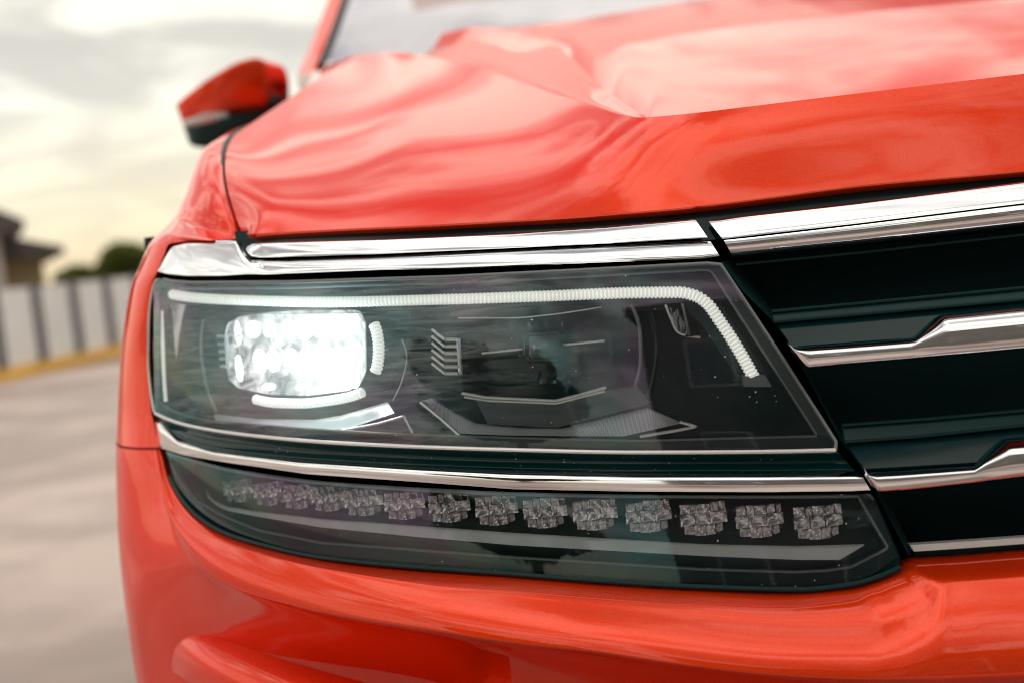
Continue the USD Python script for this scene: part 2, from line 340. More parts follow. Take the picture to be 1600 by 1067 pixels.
L0, L1 = starts[0] - 0.3, starts[-1] + 0.3
nk = 14
for k in range(nk):
    a, b_ = L0 + (L1 - L0) * k / nk, L0 + (L1 - L0) * (k + 1) / nk
    kb = solid(np.stack([np.stack([np.full(4, x), [-0.10, -0.10, -0.08, 0.12], [0.0, 0.115, 0.135, 0.135]], 1) for x in (a + 0.004, b_ - 0.004)], 0), np.array([0, 0.05, 0]))
    obj('kerb_block', box(a + 0.004, b_ - 0.004, -0.12, 0.12, 0.0, 0.135), yellow_m, fence, smooth=False)

# ------------------------------------------------------------------ houses and trees behind the fence
wall_brown = plain('brown_brick_wall', (0.25, 0.19, 0.10), 0.85, noise=(6, 0.3))
wall_dark = plain('dark_olive_wall', (0.055, 0.05, 0.03), 0.85, noise=(6, 0.25))
wall_grey = plain('grey_brick_wall', (0.15, 0.135, 0.125), 0.85, noise=(3, 0.25))
wall_cream = plain('pale_rendered_wall', (0.42, 0.38, 0.36), 0.85, noise=(2, 0.1))
roof_m = plain('dark_roof_tiles', (0.075, 0.06, 0.062), 0.8, noise=(8, 0.3))
pane_m = plain('window_pane', (0.10, 0.11, 0.13), 0.1)
frame_m = plain('white_window_frame', (0.7, 0.68, 0.66), 0.5)
def gable_house(name, label, px_eave, px_wall_x, dist, wl, wd, rise, wall_m, windows, face=0.0, group=None):
    """house whose right-hand eave is seen at px_eave; wl: length to the left, wd: depth"""
    p = Pd(px_eave[0], px_eave[1], dist)
    zE = p[2]
    t = thing(name, label, 'house', (p[0], p[1], 0), face)
    ov = 0.45
    obj('wall', box(-wl, -ov, 0, wd, 0, zE - 0.12), wall_m, t, smooth=False)
    # pitched roof: eave along the right side, ridge at the middle of the length
    pr = np.array([[0, zE - 0.16], [0, zE], [-wl / 2 - ov / 2, zE + rise], [-wl - ov, zE], [-wl - ov, zE - 0.16]])
    P = np.stack([np.stack([pr[:, 0], np.full(5, y), pr[:, 1]], 1) for y in (-ov, wd + ov)], 0)
    n = 5; V = P.reshape(-1, 3); f = []
    for i in range(n):
        j = (i + 1) % n; f += [[i, j, j + n], [i, j + n, i + n]]
    f += [[0, k, k + 1] for k in range(1, n - 1)] + [[n, n + k + 1, n + k] for k in range(1, n - 1)]
    r = tm(V, f)
    if r.volume < 0: r.faces = r.faces[:, ::-1]
    obj('roof', r, roof_m, t, smooth=False)
    for (x, z, w, h) in windows:
        w0 = obj('window', box(x - w / 2, x + w / 2, -0.05, 0.08, z, z + h), frame_m, t, smooth=False)
        obj('pane', box(x - w / 2 + .06, x - 0.03, -0.062, -0.04, z + .06, z + h - .06), pane_m, w0, smooth=False)
        obj('pane', box(x + 0.03, x + w / 2 - .06, -0.062, -0.04, z + .06, z + h - .06), pane_m, w0, smooth=False)
    return t
hA = gable_house('house', 'nearer house with pale wall and dark pitched roof at the left edge', (36, 346), None, 26.0, 9.0, 8.0, 2.6, wall_cream, [(-1.2, 0.9, 0.9, 1.5), (-4.0, 0.9, 1.4, 1.2)], 0.36)
hB = gable_house('house', 'lower brown brick house with dark roof behind the fence', (98, 386), None, 31.0, 6.5, 7.0, 1.0, wall_brown, [(-4.6, 1.0, 1.2, 1.1)], 0.36)

leaf = usdkit.material(stage, L_ + 'leaves', {
    'oi': ('geometry', {}), 'r': ('rgb_ramp', {'ramp': [(0.0, (0.10, 0.12, 0.03)), (0.5, (0.19, 0.21, 0.05)), (1.0, (0.30, 0.29, 0.09))]}),
    'd': ('diffuse_bsdf', {}), 't': ('translucent_bsdf', {}), 'm': ('mix_closure', {'fac': 0.45})},
    [('oi.random_per_island', 'r.fac'), ('r.color', 'd.color'), ('r.color', 't.color'), ('d.BSDF', 'm.closure1'), ('t.BSDF', 'm.closure2')], surface='m.closure')
bark = plain('bark', (0.07, 0.05, 0.035), 0.9, noise=(12, 0.4))
def crown(R, H, z0, n, seed, size=0.16):
    g = np.random.default_rng(seed)
    k = 16
    cc = np.stack([g.normal(0, R * 0.5, k), g.normal(0, R * 0.5, k), z0 + H * (0.15 + 0.7 * g.random(k))], 1)
    cr_ = R * (0.28 + 0.25 * g.random(k))
    w = g.integers(0, k, n)
    d = g.normal(size=(n, 3)); d /= np.linalg.norm(d, axis=1, keepdims=True)
    p = cc[w] + d * (cr_[w] * (0.65 + 0.4 * g.random(n)))[:, None] * [1, 1, 0.8]
    a = g.normal(size=(n, 3)); a /= np.linalg.norm(a, axis=1, keepdims=True)
    b = np.cross(a, g.normal(size=(n, 3))); b /= np.linalg.norm(b, axis=1, keepdims=True)
    s = size * (0.6 + 0.8 * g.random(n))[:, None]
    V = np.stack([p - a * s, p + b * s * 0.5, p + a * s, p - b * s * 0.5], 1).reshape(-1, 3)
    i = np.arange(n)[:, None] * 4
    return tm(V, np.vstack([i + [0, 1, 2], i + [0, 2, 3]]))
def tree(label, x, y, R, H, zc, seed, n=5000, size=0.16, group=None):
    t = thing('tree', label, 'tree', (x, y, 0), 0, group)
    zs = np.linspace(0, zc + H * 0.5, 7)
    g = np.random.default_rng(seed + 50)
    path = np.stack([np.cumsum(g.normal(0, .05, 7)), np.cumsum(g.normal(0, .05, 7)), zs], 1)
    parts = [tube(path, np.linspace(0.18, 0.05, 7) * (H + zc) / 6, 8)]
    for k in range(6):
        a = k * 1.05 + g.random(); b0 = path[3 + k % 3]
        e = b0 + np.array([math.cos(a) * R * .6, math.sin(a) * R * .6, H * .3])
        parts.append(tube(np.stack([b0, (b0 + e) / 2 + [0, 0, .1], e]), [.06, .04, .02], 6))
    obj('trunk', cat(parts), bark, t)
    obj('crown', crown(R, H, zc, n, seed, size), leaf, t, smooth=False)
    return t
for (u, vt, dd, R, lab, sd) in ((204, 392, 42, 1.15, 'rounded green tree right of the brown house, touching the car in view', 3), (258, 402, 46, 1.3, 'green tree mostly hidden behind the front wing of the car', 5), (120, 425, 44, 0.5, 'small dark shrub tree between the two houses', 9)):
    p = Pd(u, vt, dd)
    tree(lab, p[0], p[1], R, p[2] - 0.9, 0.9, sd, 6000, 0.22)
# things that the paint, chrome and lamp cover mirror: a brick building and trees behind the viewer
bk = thing('building', 'dark brick building reflected in the lamp cover', 'building', (-4.0, -9.0, 0))
obj('wall', box(0, 18, -6, 0, 0, 6.3), wall_grey, bk, smooth=False)
obj('roof', box(-0.3, 18.3, -6.3, 0.3, 6.3, 6.55), roof_m, bk, smooth=False)
for i in range(7):
    for z in (0.9, 3.9):
        w0 = obj('window', box(1.2 + i * 2.5, 2.4 + i * 2.5, -0.05, 0.06, z, z + 1.5), frame_m, bk, smooth=False)
        obj('pane', box(1.27 + i * 2.5, 2.33 + i * 2.5, 0.05, 0.075, z + .07, z + 1.43), pane_m, w0, smooth=False)
for (x, y, R, H, sd, lab) in ((-7.5, -6.5, 1.8, 3.6, 21, 'broad green tree mirrored in the left of the lamp cover'), (-9.5, -9, 2.0, 4.2, 22, 'taller tree behind the viewer far left of the car')):
    tree(lab, x, y, R, H, 1.0, sd, 5000, 0.2)

# ------------------------------------------------------------------ THE CAR
car = thing('parked_car', 'glossy orange red car seen close up at its lit headlight and grille', 'car')
# --- bonnet: flank, channel and raised middle
Bc = [(2300, 196, None), (2050, 222, None), (1600, 267, None), (1337, 291, None), (1200, 309, None), (1088, 323, None), (900, 339, None), (780, 346, None), (650, 353, None), (540, 358, None), (430, 364, None), (392, 366, None), (380, 365, 1.330),
      (370, 343, 1.352), (360, 312, 1.385), (353, 280, 1.435), (353, 245, 1.515), (364, 215, 1.66), (390, 199, 1.86), (429, 188, 2.10), (464, 178, 2.38)]
Cc = [(2300, 38, 1.14), (2050, 64, 1.14), (1600, 116, 1.145), (1337, 147, 1.155), (1130, 172, 1.175), (1012, 184, 1.215), (900, 157, 1.37), (834, 136, 1.51), (769, 114, 1.67), (725, 102, 1.79), (690, 93, 1.90), (672, 90, 1.95), (655, 87, 2.0),
      (635, 84.5, 2.06), (616, 83, 2.12), (596, 83, 2.18), (576, 85, 2.25), (556, 88, 2.32), (540, 92, 2.38), (524, 98, 2.44), (508, 104, 2.48)]
B3 = np.array([Pd(u, v, depth(u, v) + 0.018 if d is None else d) for u, v, d in Bc])
C3 = np.array([Pd(u, v, d) for u, v, d in Cc])
kk = np.arange(len(Bc))
def dense(P, n): return np.stack([PchipInterpolator(kk, P[:, i])(np.linspace(0, len(P) - 1, n)) for i in range(3)], 1)
NB = 241
Bd, Cd = dense(B3, NB), dense(C3, NB)
def pxd(P):
    r = P - C
    d = r @ FWD
    return 800 + FPX * (r @ RIGHT) / d, 533.5 - FPX * (r @ UP) / d, d
# crown of the bonnet: the steep nose turns over towards the crease
tuck = np.interp(np.linspace(0, len(Bc) - 1, NB), [0, 4, 5.5, 8, 14, 20], [0.46, 0.46, 0.38, 0.17, 0.10, 0.15])
(ub, vb, db), (uc, vc, dc) = pxd(Bd), pxd(Cd)
wq = np.interp(np.linspace(0, len(Bc) - 1, NB), [0, 4.5, 6, 9, 12, 14, 20], [0.5, 0.5, 0.70, 0.72, 0.62, 0.5, 0.5])
Q = Pd(uc * (1 - tuck) + ub * tuck, vc * (1 - tuck) + vb * tuck, db * wq + dc * (1 - wq))
t = np.linspace(0, 1, 41)[None, :, None]
from scipy.ndimage import gaussian_filter1d
Q = gaussian_filter1d(Q, 11, axis=0, mode='nearest')
flank = Bd[:, None] * (1 - t) ** 2 + 2 * Q[:, None] * t * (1 - t) + Cd[:, None] * t ** 2
# one fair surface: thin plate spline of the inverse depth through the edges and a few sections
from scipy.interpolate import RBFInterpolator
ii = np.r_[0:206:6]
jj = [0, 10, 20, 30, 40]
smp = flank[np.ix_(ii, jj)].reshape(-1, 3)
wj = np.tile([1e-5, 0.6, 0.6, 0.6, 1e-5], len(ii))
su, sv, sd = pxd(smp)
tps = RBFInterpolator(np.stack([su, sv], 1) / 300, 1 / sd, kernel='thin_plate_spline', smoothing=wj * 2.5)
ug = ub[:, None] * (1 - t[..., 0]) + uc[:, None] * t[..., 0]; vg = vb[:, None] * (1 - t[..., 0]) + vc[:, None] * t[..., 0]
dg = 1 / tps(np.stack([ug.ravel(), vg.ravel()], 1) / 300).reshape(ug.shape)
_k = np.clip((t[..., 0] - 0.5) / 0.5, 0, 1); _k = _k * _k * (3 - 2 * _k)
dg = dg + (dc[:, None] - dg[:, -1:]) * _k
flank = Pd(ug, vg, dg)
Bd = flank[:, 0]
# folded lower edge
hem = [Bd + np.array([0, 0.012, -0.006]), Bd + np.array([0, 0.002, -0.0035])]
flank = np.concatenate([np.stack(hem, 1), flank], 1)
K2 = [(1012, 184, 1.215), (986, 169, 1.30), (957, 149, 1.41), (928, 125, 1.58), (900, 97, 1.82), (856, 69, 2.10), (812, 51, 2.24), (760, 44, 2.34), (725, 45, 2.39), (690, 54, 2.42)]
NK = 101
i0, i1 = np.linspace(0, len(Bc) - 1, NB), None
cs = dense(C3, 2001); idx = np.linspace(0, len(Bc) - 1, 2001)
C_ch = np.stack([np.interp(np.linspace(5, 12.2, NK), idx, cs[:, i]) for i in range(3)], 1)
K3 = np.array([Pd(*k) for k in K2]); kx = np.arange(len(K2))
Kd = np.stack([PchipInterpolator(kx, K3[:, i])(np.linspace(0, len(K2) - 1, NK)) for i in range(3)], 1)
t2 = np.linspace(0, 1, 25)[None, :, None]
chan = C_ch[:, None] * (1 - t2) + Kd[:, None] * t2
chan[..., 2] -= (0.010 * np.sin(np.pi * t2[..., 0]) * np.linspace(0, 1, NK)[:, None] ** 0.5)
far = [(2300, -160, 2.50), (2050, -118, 2.50), (1600, -60, 2.50), (1337, -32, 2.50), (1180, -14, 2.50), (1080, 0, 2.50), (1010, 12, 2.52), (980, 17, 2.53), (950, 22, 2.54), (900, 31, 2.56), (850, 37, 2.58), (790, 43, 2.60), (745, 45, 2.62), (700, 53, 2.66)]
near = [(2300, 38, 1.14), (2050, 64, 1.14), (1600, 116, 1.145), (1337, 147, 1.155), (1130, 172, 1.175), (1012, 184, 1.215), (986, 169, 1.30), (957, 149, 1.41), (928, 125, 1.58), (900, 97, 1.82), (856, 69, 2.10), (812, 51, 2.24), (760, 44, 2.34), (725, 45, 2.39)]
def dn(pts, n):
    P = np.array([Pd(*p) for p in pts]); k = np.arange(len(P))
    return np.stack([PchipInterpolator(k, P[:, i])(np.linspace(0, len(P) - 1, n)) for i in range(3)], 1)
Fa = dn(far, 161)
s_ = np.linspace(0, 13, 161)
Ne = np.where(s_[:, None] <= 5, np.stack([np.interp(s_, idx, cs[:, i]) for i in range(3)], 1),
              np.stack([PchipInterpolator(kx, K3[:, i])(np.clip(s_ - 5, 0, len(K2) - 1)) for i in range(3)], 1))
(un, vn, dn_), (uf, vf, df) = pxd(Ne), pxd(Fa)
Qm = Pd(uf * 0.95 + un * 0.05, vf * 0.95 + vn * 0.05, dn_ * 0.52 + df * 0.48)
t3 = np.linspace(0, 1, 41)[None, :, None]
top_ = Ne[:, None] * (1 - t3) ** 2 + 2 * Qm[:, None] * t3 * (1 - t3) + Fa[:, None] * t3 ** 2
bon = cat([orient(grid(flank)), orient(grid(chan)), orient(grid(top_))])
obj('bonnet', bon, paint, car, smooth=14)

# --- front wing (fender)
Ec = [(458, 181, 2.40), (424, 190, 2.12), (385, 201, 1.87), (358, 217, 1.67), (347.5, 246, 1.52), (347.5, 281, 1.44), (354, 313, 1.39), (364, 343, 1.357), (373, 374, 1.335), (330, 376, None), (291, 377, None), (266, 381, None), (255, 402, None), (245, 427, None), (239, 441, None), (231.5, 494, None), (230, 560, None), (236, 640, None), (240, 660, None), (249, 698, None)]
Sc = [(452, 182, 2.44), (416, 191, 2.20), (378, 203, 1.96), (350, 220, 1.80), (325, 238, 1.70), (311, 270, 1.66), (301, 298, 1.63), (290, 318, 1.61), (280, 336, 1.60), (268, 356, 1.59), (261, 366, 1.585), (254, 377, 1.58), (244, 393, 1.575), (233, 414, 1.57), (219, 441, 1.565), (204, 500, 1.56), (194, 566, 1.555), (188, 640, 1.55), (187, 657, 1.55), (185.5, 681, 1.55)]
def E3(pts): return np.array([Pd(u, v, depth(u, v) + 0.004 if d is None else d) for u, v, d in pts])
def dk(P, n):
    k = np.arange(len(P)); return np.stack([PchipInterpolator(k, P[:, i])(np.linspace(0, len(P) - 1, n)) for i in range(3)], 1)
def flankside(Ep, Sp, n, dark_len=1.75):
    E, S = dk(E3(Ep), n), dk(E3(Sp), n)
    q = S * 0.78 + E * 0.22; q[:, 1] = E[:, 1] * 0.78 + S[:, 1] * 0.22
    t = np.linspace(0, 1, 18)[None, :, None]
    G = E[:, None] * (1 - t) ** 2 + 2 * q[:, None] * t * (1 - t) + S[:, None] * t ** 2
    tail = []
    # beyond the outline the side runs on towards the door
    d0 = (S - q); d0 /= np.linalg.norm(d0, axis=1, keepdims=True)
    for k, y in enumerate(np.linspace(0.06, dark_len, 14)):
        p = S + d0 * min(y, 0.06)
        p = p + np.array([0.03, 1.0, 0]) * max(y - 0.06, 0)
        tail.append(p)
    hem = [E + [0.003, 0.014, 0], ]
    return np.concatenate([np.stack(hem, 1), G, np.stack(tail, 1)], 1)
wing = flankside(Ec, Sc, 200)
obj('front_wing', orient(grid(wing)), paint, car, smooth=35)
# shut line between bonnet and wing, black behind
sh = [(u + 1, v, (d or depth(u, v)) + 0.012) for u, v, d in Ec[2:9]] + [(378, 382, 1.345)]
sp = dk(np.array([Pd(*s) for s in sh]), 60)
obj('shut_line_seal', tube(sp, 0.0035, 8), rubber, car)

# --- bumper
EB = [(2300, 828), (2050, 842), (1600, 868), (1500, 876), (1434, 880), (1408, 890), (1362, 908), (1325, 917), (1250, 924), (1100, 920), (950, 911), (800, 899), (650, 890), (537, 879), (444, 862), (387, 847), (350, 834), (312, 811), (283, 781), (265, 744), (256, 712), (251, 702)]
A_ = [(2300, 860), (2050, 875), (1600, 904), (1530, 909), (1478, 915), (1448, 940), (1405, 962), (1362, 973), (1230, 974), (1062, 961), (912, 946), (800, 933), (650, 912), (537, 894), (444, 876), (369, 856), (327, 838), (291, 813), (268, 784), (257, 747), (250, 714), (247.5, 702)]
B_ = [(2300, 1000), (2050, 1022), (1600, 1059), (1530, 1062), (1478, 1064), (1420, 1064), (1380, 1064), (1330, 1063), (1200, 1056), (1062, 1040), (912, 1018), (800, 1006), (650, 982), (537, 963), (444, 942), (372, 921), (326, 897), (291, 862), (267, 815), (253, 770), (246, 720), (244, 702)]
Dn = [(2300, 1130), (2050, 1160), (1600, 1200), (1530, 1200), (1478, 1200), (1420, 1200), (1380, 1200), (1330, 1195), (1200, 1180), (1062, 1150), (912, 1120), (800, 1100), (650, 1063), (537, 1035), (444, 1008), (372, 985), (310, 962), (262, 930), (236, 880), (226, 820), (221, 750), (220, 692)]
def row(pts, off): return np.array([W(u, v, o) for (u, v), o in zip(pts, np.broadcast_to(off, (len(pts),)))])
nb = len(EB); xx = np.arange(nb)
def fade(a, b, at=17): return np.interp(xx, [0, 12, at, nb - 1], [a, a, (a + b) / 2, b])
R0 = row(EB, fade(0.004, 0.002))
R1 = row(A_, fade(-0.020, -0.004))
R2 = row(B_, fade(-0.040, -0.004))
R3 = row(Dn, np.interp(xx, [0, 10, 13, 15, 17, 21], [0.06, 0.055, 0.045, 0.03, 0.015, 0.0]))
R4 = np.array([Pd(u, v, depth(u, min(v, 1250)) + 0.06 if d is None else d) for u, v, d in [(2300, 1330, None), (2050, 1350, None), (1600, 1380, None), (1530, 1380, None), (1478, 1380, None), (1420, 1380, None), (1380, 1380, None), (1330, 1390, None), (1200, 1400, None), (1062, 1420, None), (912, 1450, None), (800, 1470, None),
    (660, 1500, 1.36), (550, 1500, 1.40), (440, 1490, 1.45), (345, 1440, 1.49), (274, 1290, 1.51), (232, 1150, 1.525), (204, 1010, 1.54), (190.5, 880, 1.55), (185.5, 760, 1.55), (185.5, 684, 1.55)]])
for k_, f_ in ((17, 0.5), (18, 1), (19, 1), (20, 1), (21, 1)):
    e_, s_ = R2[k_], R4[k_]
    q_ = s_ * 0.78 + e_ * 0.22; q_[1] = e_[1] * 0.78 + s_[1] * 0.22
    R3[k_] = R3[k_] * (1 - f_) + f_ * (0.25 * e_ + 0.5 * q_ + 0.25 * s_)
def dkk(P, n=260): return dk(P, n)
r0, r1, r2, r3, r4 = map(dkk, (R0, R1, R2, R3, R4))
_g = np.clip((len(r3) - 1 - np.arange(len(r3)))[:, None] / 30.0, 0, 1)
r3 = gaussian_filter1d(r3, 9, axis=0, mode='nearest') * _g + r3 * (1 - _g)
def seg(a, b, n, bulge=0.0):
    t = np.linspace(0, 1, n)[None, :, None]
    g = a[:, None] * (1 - t) + b[:, None] * t
    g[..., 1] -= bulge * np.sin(np.pi * t[..., 0])
    return g
hem0 = r0 + np.array([0, 0.02, 0.0])
band = np.concatenate([hem0[:, None], seg(r0, r1, 9, 0.004)], 1)
b2 = seg(r1, r2, 12, 0.006)
# rolled edges: soften by small fillet through smooth shading angle
tt = np.linspace(0, 2, 33)
rows = PchipInterpolator([0, 1, 2], np.stack([r2, r3, r4]))(tt).transpose(1, 0, 2)
back_dir = np.where(np.arange(len(r4))[:, None] > 150, [[0.0, 1.0, 0.0]], [[0.0, 0.5, -0.85]])
back_dir = gaussian_filter1d(back_dir, 12, axis=0)
tail = np.stack([r4 + back_dir * y for y in (0.04, 0.12, 0.3)], 1)
bump = orient(grid(np.concatenate([band, b2[:, 1:], rows[:, 1:], tail], 1)))
obj('bumper', bump, paint, car, smooth=50)
# bulge round the fog lamp recess at the lower left
fo = [(226, 1000), (230, 978), (250, 970), (290, 974), (350, 996), (420, 1022), (520, 1052), (620, 1078), (760, 1112)]
fi = [(232, 1010), (246, 1004), (262, 1003), (296, 1012), (350, 1034), (420, 1060), (520, 1090), (620, 1116), (760, 1150)]
fl = [(236, 1020), (250, 1034), (272, 1050), (310, 1072), (360, 1096), (420, 1122), (520, 1152), (620, 1178), (760, 1212)]
nf = 90
wl = np.clip(np.linspace(0, 1, nf) / 0.16, 0, 1) ** 0.6
def fl_row(pts, o_end, o_mid):
    p = rs(pts, nf, True)
    return W(p[:, 0], p[:, 1], o_end * (1 - wl) + o_mid * wl)
f0, f1, f2 = fl_row(fo, 0.03, 0.05), fl_row(fi, 0.012, -0.016), fl_row(fl, 0.015, 0.008)
tt = np.linspace(0, 1, 25)[None, :, None]
lob = f0[:, None] * (1 - tt) ** 2 + 2 * f1[:, None] * tt * (1 - tt) + f2[:, None] * tt ** 2
obj('lower_bumper_edge', orient(grid(lob)), paint, car, smooth=80)

# --- floor pan and a front wheel, dark, under the body
obj('floor_pan', box(-0.36, 1.35, 1.85, 4.6, 0.22, 0.34), deep_black, car, smooth=False)
obj('radiator_wall', box(-0.02, 1.35, 1.32, 1.38, 0.24, 0.86), deep_black, car, smooth=False)
# --- mirror
def blob(top, bot, d, bulge, n=40, m=18, thick=0.10):
    T, B = rs(top, n, True), rs(bot, n, True)
    t = np.linspace(0, 1, m)[None, :]; s = np.linspace(0, 1, n)[:, None]
    u = T[:, :1] * (1 - t) + B[:, :1] * t; v = T[:, 1:2] * (1 - t) + B[:, 1:2] * t
    o = -bulge * np.sqrt(np.clip(1 - (2 * s - 1) ** 2, 0, 1)) * np.sqrt(np.clip(1 - (t * 0.9) ** 2, 0, 1))
    return solid(Pd(u, v, d + o), np.array([0.02, thick, 0.0]))
MD = 2.72
mir = obj('door_mirror', blob([(275, 164), (300, 143), (345, 112), (380, 95), (402, 91), (417, 101), (424, 138)], [(286, 196), (310, 191), (340, 186), (370, 181), (395, 177), (414, 173), (424, 142)], MD, 0.07), paint, car, smooth=60)
obj('mirror_base', blob([(286, 196), (310, 191), (340, 186), (370, 181), (395, 177), (414, 173), (424, 142)], [(296, 226), (312, 231), (330, 230), (352, 222), (385, 205), (412, 194), (424, 190)], MD + 0.005, 0.06), satin_black, mir, smooth=60)
obj('indicator', blob([(286, 190), (305, 183), (325, 177), (338, 176)], [(288, 198), (306, 195), (326, 191), (338, 184)], MD - 0.055, 0.012, 20, 8, 0.02), silver, mir, smooth=60)
arm = np.array([Pd(405, 186, MD + 0.06), Pd(440, 188, MD + 0.05), Pd(478, 190, MD + 0.05)])
obj('mirror_arm', tube(rs(arm, 12, False), 0.022, 10), satin_black, mir)

# --- windscreen and pillar
WS = [[(511, 97, 2.67), (548, -8, 3.12), (590, -140, 3.67)], [(640, 88, 2.67), (690, -35, 3.12), (740, -165, 3.67)], [(780, 60, 2.64), (850, -60, 3.09), (910, -190, 3.62)], [(1090, 10, 2.59), (1160, -110, 3.04), (1230, -235, 3.57)], [(1700, -60, 2.57), (1760, -180, 3.02), (1800, -300, 3.57)], [(2300, -140, 2.57), (2300, -260, 3.02), (2300, -380, 3.57)]]
wsg = np.array([[Pd(*p) for p in r] for r in WS])
wsg = np.stack([PchipInterpolator(np.arange(6), wsg[:, j])(np.linspace(0, 5, 40)) for j in range(3)], 1)
wsg = np.stack([PchipInterpolator(np.arange(3), wsg.transpose(1, 0, 2))(x) for x in np.linspace(0, 2, 14)], 1)
obj('windscreen', orient(grid(wsg)), glass_m, car, smooth=40)
ed = wsg[0]
obj('windscreen_seal', tube(np.vstack([ed[:1] + (ed[:1] - ed[1:2]) * 0.6, ed]) + [-0.008, -0.004, 0], 0.0085, 10), rubber, car)
pil = np.stack([ed + [-0.012, 0.0, 0], ed + [-0.030, -0.004, 0], ed + [-0.050, 0.012, 0], ed + [-0.058, 0.06, -0.01], ed + [-0.060, 0.14, -0.03]], 1)
pil = np.concatenate([(pil[:1] * 2.0 - pil[1:2] * 1.0), pil], 0)
obj('pillar', orient(grid(pil)), paint, car, smooth=60)
rf = np.stack([wsg[:, -1], wsg[:, -1] + [0, 0.10, 0.03], wsg[:, -1] + [0, 0.6, 0.06], wsg[:, -1] + [0, 1.6, 0.0]], 1)
obj('roof', orient(grid(rf)), paint, car, smooth=50)
cab = solid(np.stack([wsg[:, 0] + [0, 0.02, -0.03], wsg[:, 0] + [0, 0.5, 0.02], wsg[:, 0] + [0, 0.75, -0.02], wsg[:, 0] + [0, 0.8, -0.3]], 1), np.array([0, 0.02, -0.06]))
obj('dashboard', cab, deep_black, car, smooth=50)

# --- black carrier panels behind all front trim
back = ribbon([(225, 372), (380, 356), (700, 345), (1100, 318), (1600, 262), (2300, 190)], [(262, 760), (330, 852), (700, 900), (1100, 926), (1600, 880), (2300, 840)], 90, 12, 0.105, 0.01)
obj('front_carrier', back, deep_black, car, smooth=40)
obj('bonnet_gap_panel', ribbon([(366, 362), (430, 358), (700, 344), (900, 333), (1100, 316), (1600, 259), (2300, 188)], [(374, 402), (430, 404), (700, 396), (900, 386), (1100, 376), (1600, 318), (2300, 250)], 90, 5, lambda s, t: 0.030 - 0.012 * t, 0.01), gloss_black, car)

# --- chrome strips above the lamp and grille
def two(a=0.45, d0=0.020, d1=0.004, rnd=0.004):
    def f(s, t):
        up = np.clip(t / a, 0, 1); dn_ = np.clip((t - a) / (1 - a), 0, 1)
        return d0 * (1 - up) ** 1.3 + d1 * dn_ ** 2.0 + rnd * np.clip((dn_ - 0.85) / 0.15, 0, 1) ** 2
    return f
def facet(top0, top1, m=6):
    def f(s, t): return top0 * (1 - t) + top1 * t - 0.0012 * np.sqrt(np.clip(1 - (2 * t - 1) ** 2, 0, 1))
    return f
obj('upper_chrome_strip', ribbon([(384, 390), (387, 384), (402, 380), (600, 374), (800, 365), (950, 355), (1070, 344.5), (1086, 343)], [(388, 396), (392, 400), (406, 403), (600, 397), (800, 388), (950, 381), (1085, 373), (1106, 372)], 120, 8, facet(0.013, 0.004), 0.006, False), chrome, car, label='white reflecting upper chrome strip above the headlight')
obj('chrome_strip', ribbon([(247, 421), (253, 404), (267, 383), (290, 377), (340, 376.5), (368, 376), (374, 388), (381, 401), (394, 407), (450, 407), (600, 401), (700, 396), (900, 386), (1080, 377.5), (1109, 376)],
                           [(247, 425), (255, 428), (264, 431), (292, 436), (320, 436.5), (345, 436.5), (356, 436), (380, 434.5), (400, 433), (450, 430), (600, 424), (700, 423), (900, 415), (1098, 407), (1126, 403)], 160, 12, lambda s, t: 0.010 * (1 - t) ** 2 + 0.001 * t + 0.006 * np.clip((t - .88) / .12, 0, 1) ** 2 - 0.002, 0.012, False), chrome, car, label='broad chrome strip hugging the top of the headlight')
obj('upper_chrome_strip', ribbon([(1107, 346), (1160, 338), (1337, 318), (1600, 285), (2300, 214)], [(1129, 374), (1180, 368), (1337, 350), (1600, 318), (2300, 248)], 80, 8, facet(0.013, 0.004), 0.006, False), chrome, car, label='upper chrome strip running across the top of the grille')
obj('chrome_strip', ribbon([(1131, 376), (1180, 371), (1337, 353), (1600, 321), (2300, 251)], [(1146, 403), (1190, 398.5), (1337, 384), (1600, 355), (2300, 285)], 80, 12, lambda s, t: 0.003 * (1 - t) ** 2 + 0.010 * t ** 2 + 0.006 * np.clip((t - .88) / .12, 0, 1) ** 2, 0.012, False), chrome, car, label='chrome strip along the upper edge of the grille')
# --- chrome under the lamp
obj('chrome_strip', ribbon([(242, 656), (249, 658), (258, 664), (275, 684), (330, 701), (462, 716), (650, 727), (800, 733), (1000, 736.5), (1200, 736.5), (1320, 734.5), (1342, 735)],
                           [(247, 694), (252, 699), (262, 703), (290, 711), (348, 721), (480, 740), (650, 752), (800, 763.5), (1000, 767.5), (1200, 768), (1330, 766.5), (1360, 765)], 140, 12, lambda s, t: 0.012 * (1 - np.clip(t / .4, 0, 1)) ** 2 + 0.002 * np.clip((t - .4) / .6, 0, 1) ** 2 - 0.004, 0.012, False), chrome, car, label='chrome strip between the headlight and the turn signal')

# --- headlight
lens_top = [(240, 443), (246, 435), (256, 437), (270, 440), (300, 442), (450, 441), (575, 437), (700, 433), (900, 423), (1105, 412), (1126, 414)]
lens_bot = [(241, 643), (255, 650), (275, 658), (294, 664), (330, 671), (450, 682), (600, 693), (800, 701), (1000, 706.5), (1290, 704), (1307, 696)]
head = obj('headlight', ribbon([(266, 455), (330, 448), (600, 444), (900, 432), (1105, 421)], [(268, 640), (330, 660), (600, 681), (900, 687), (1275, 680)], 60, 14, lambda s, t: 0.075 + 0.012 * np.sin(np.pi * t) - 0.035 * (1 - np.clip(s / .12, 0, 1)) ** 2, 0.012, False), housing_m, car, label='lit headlight with clear cover and light guides')
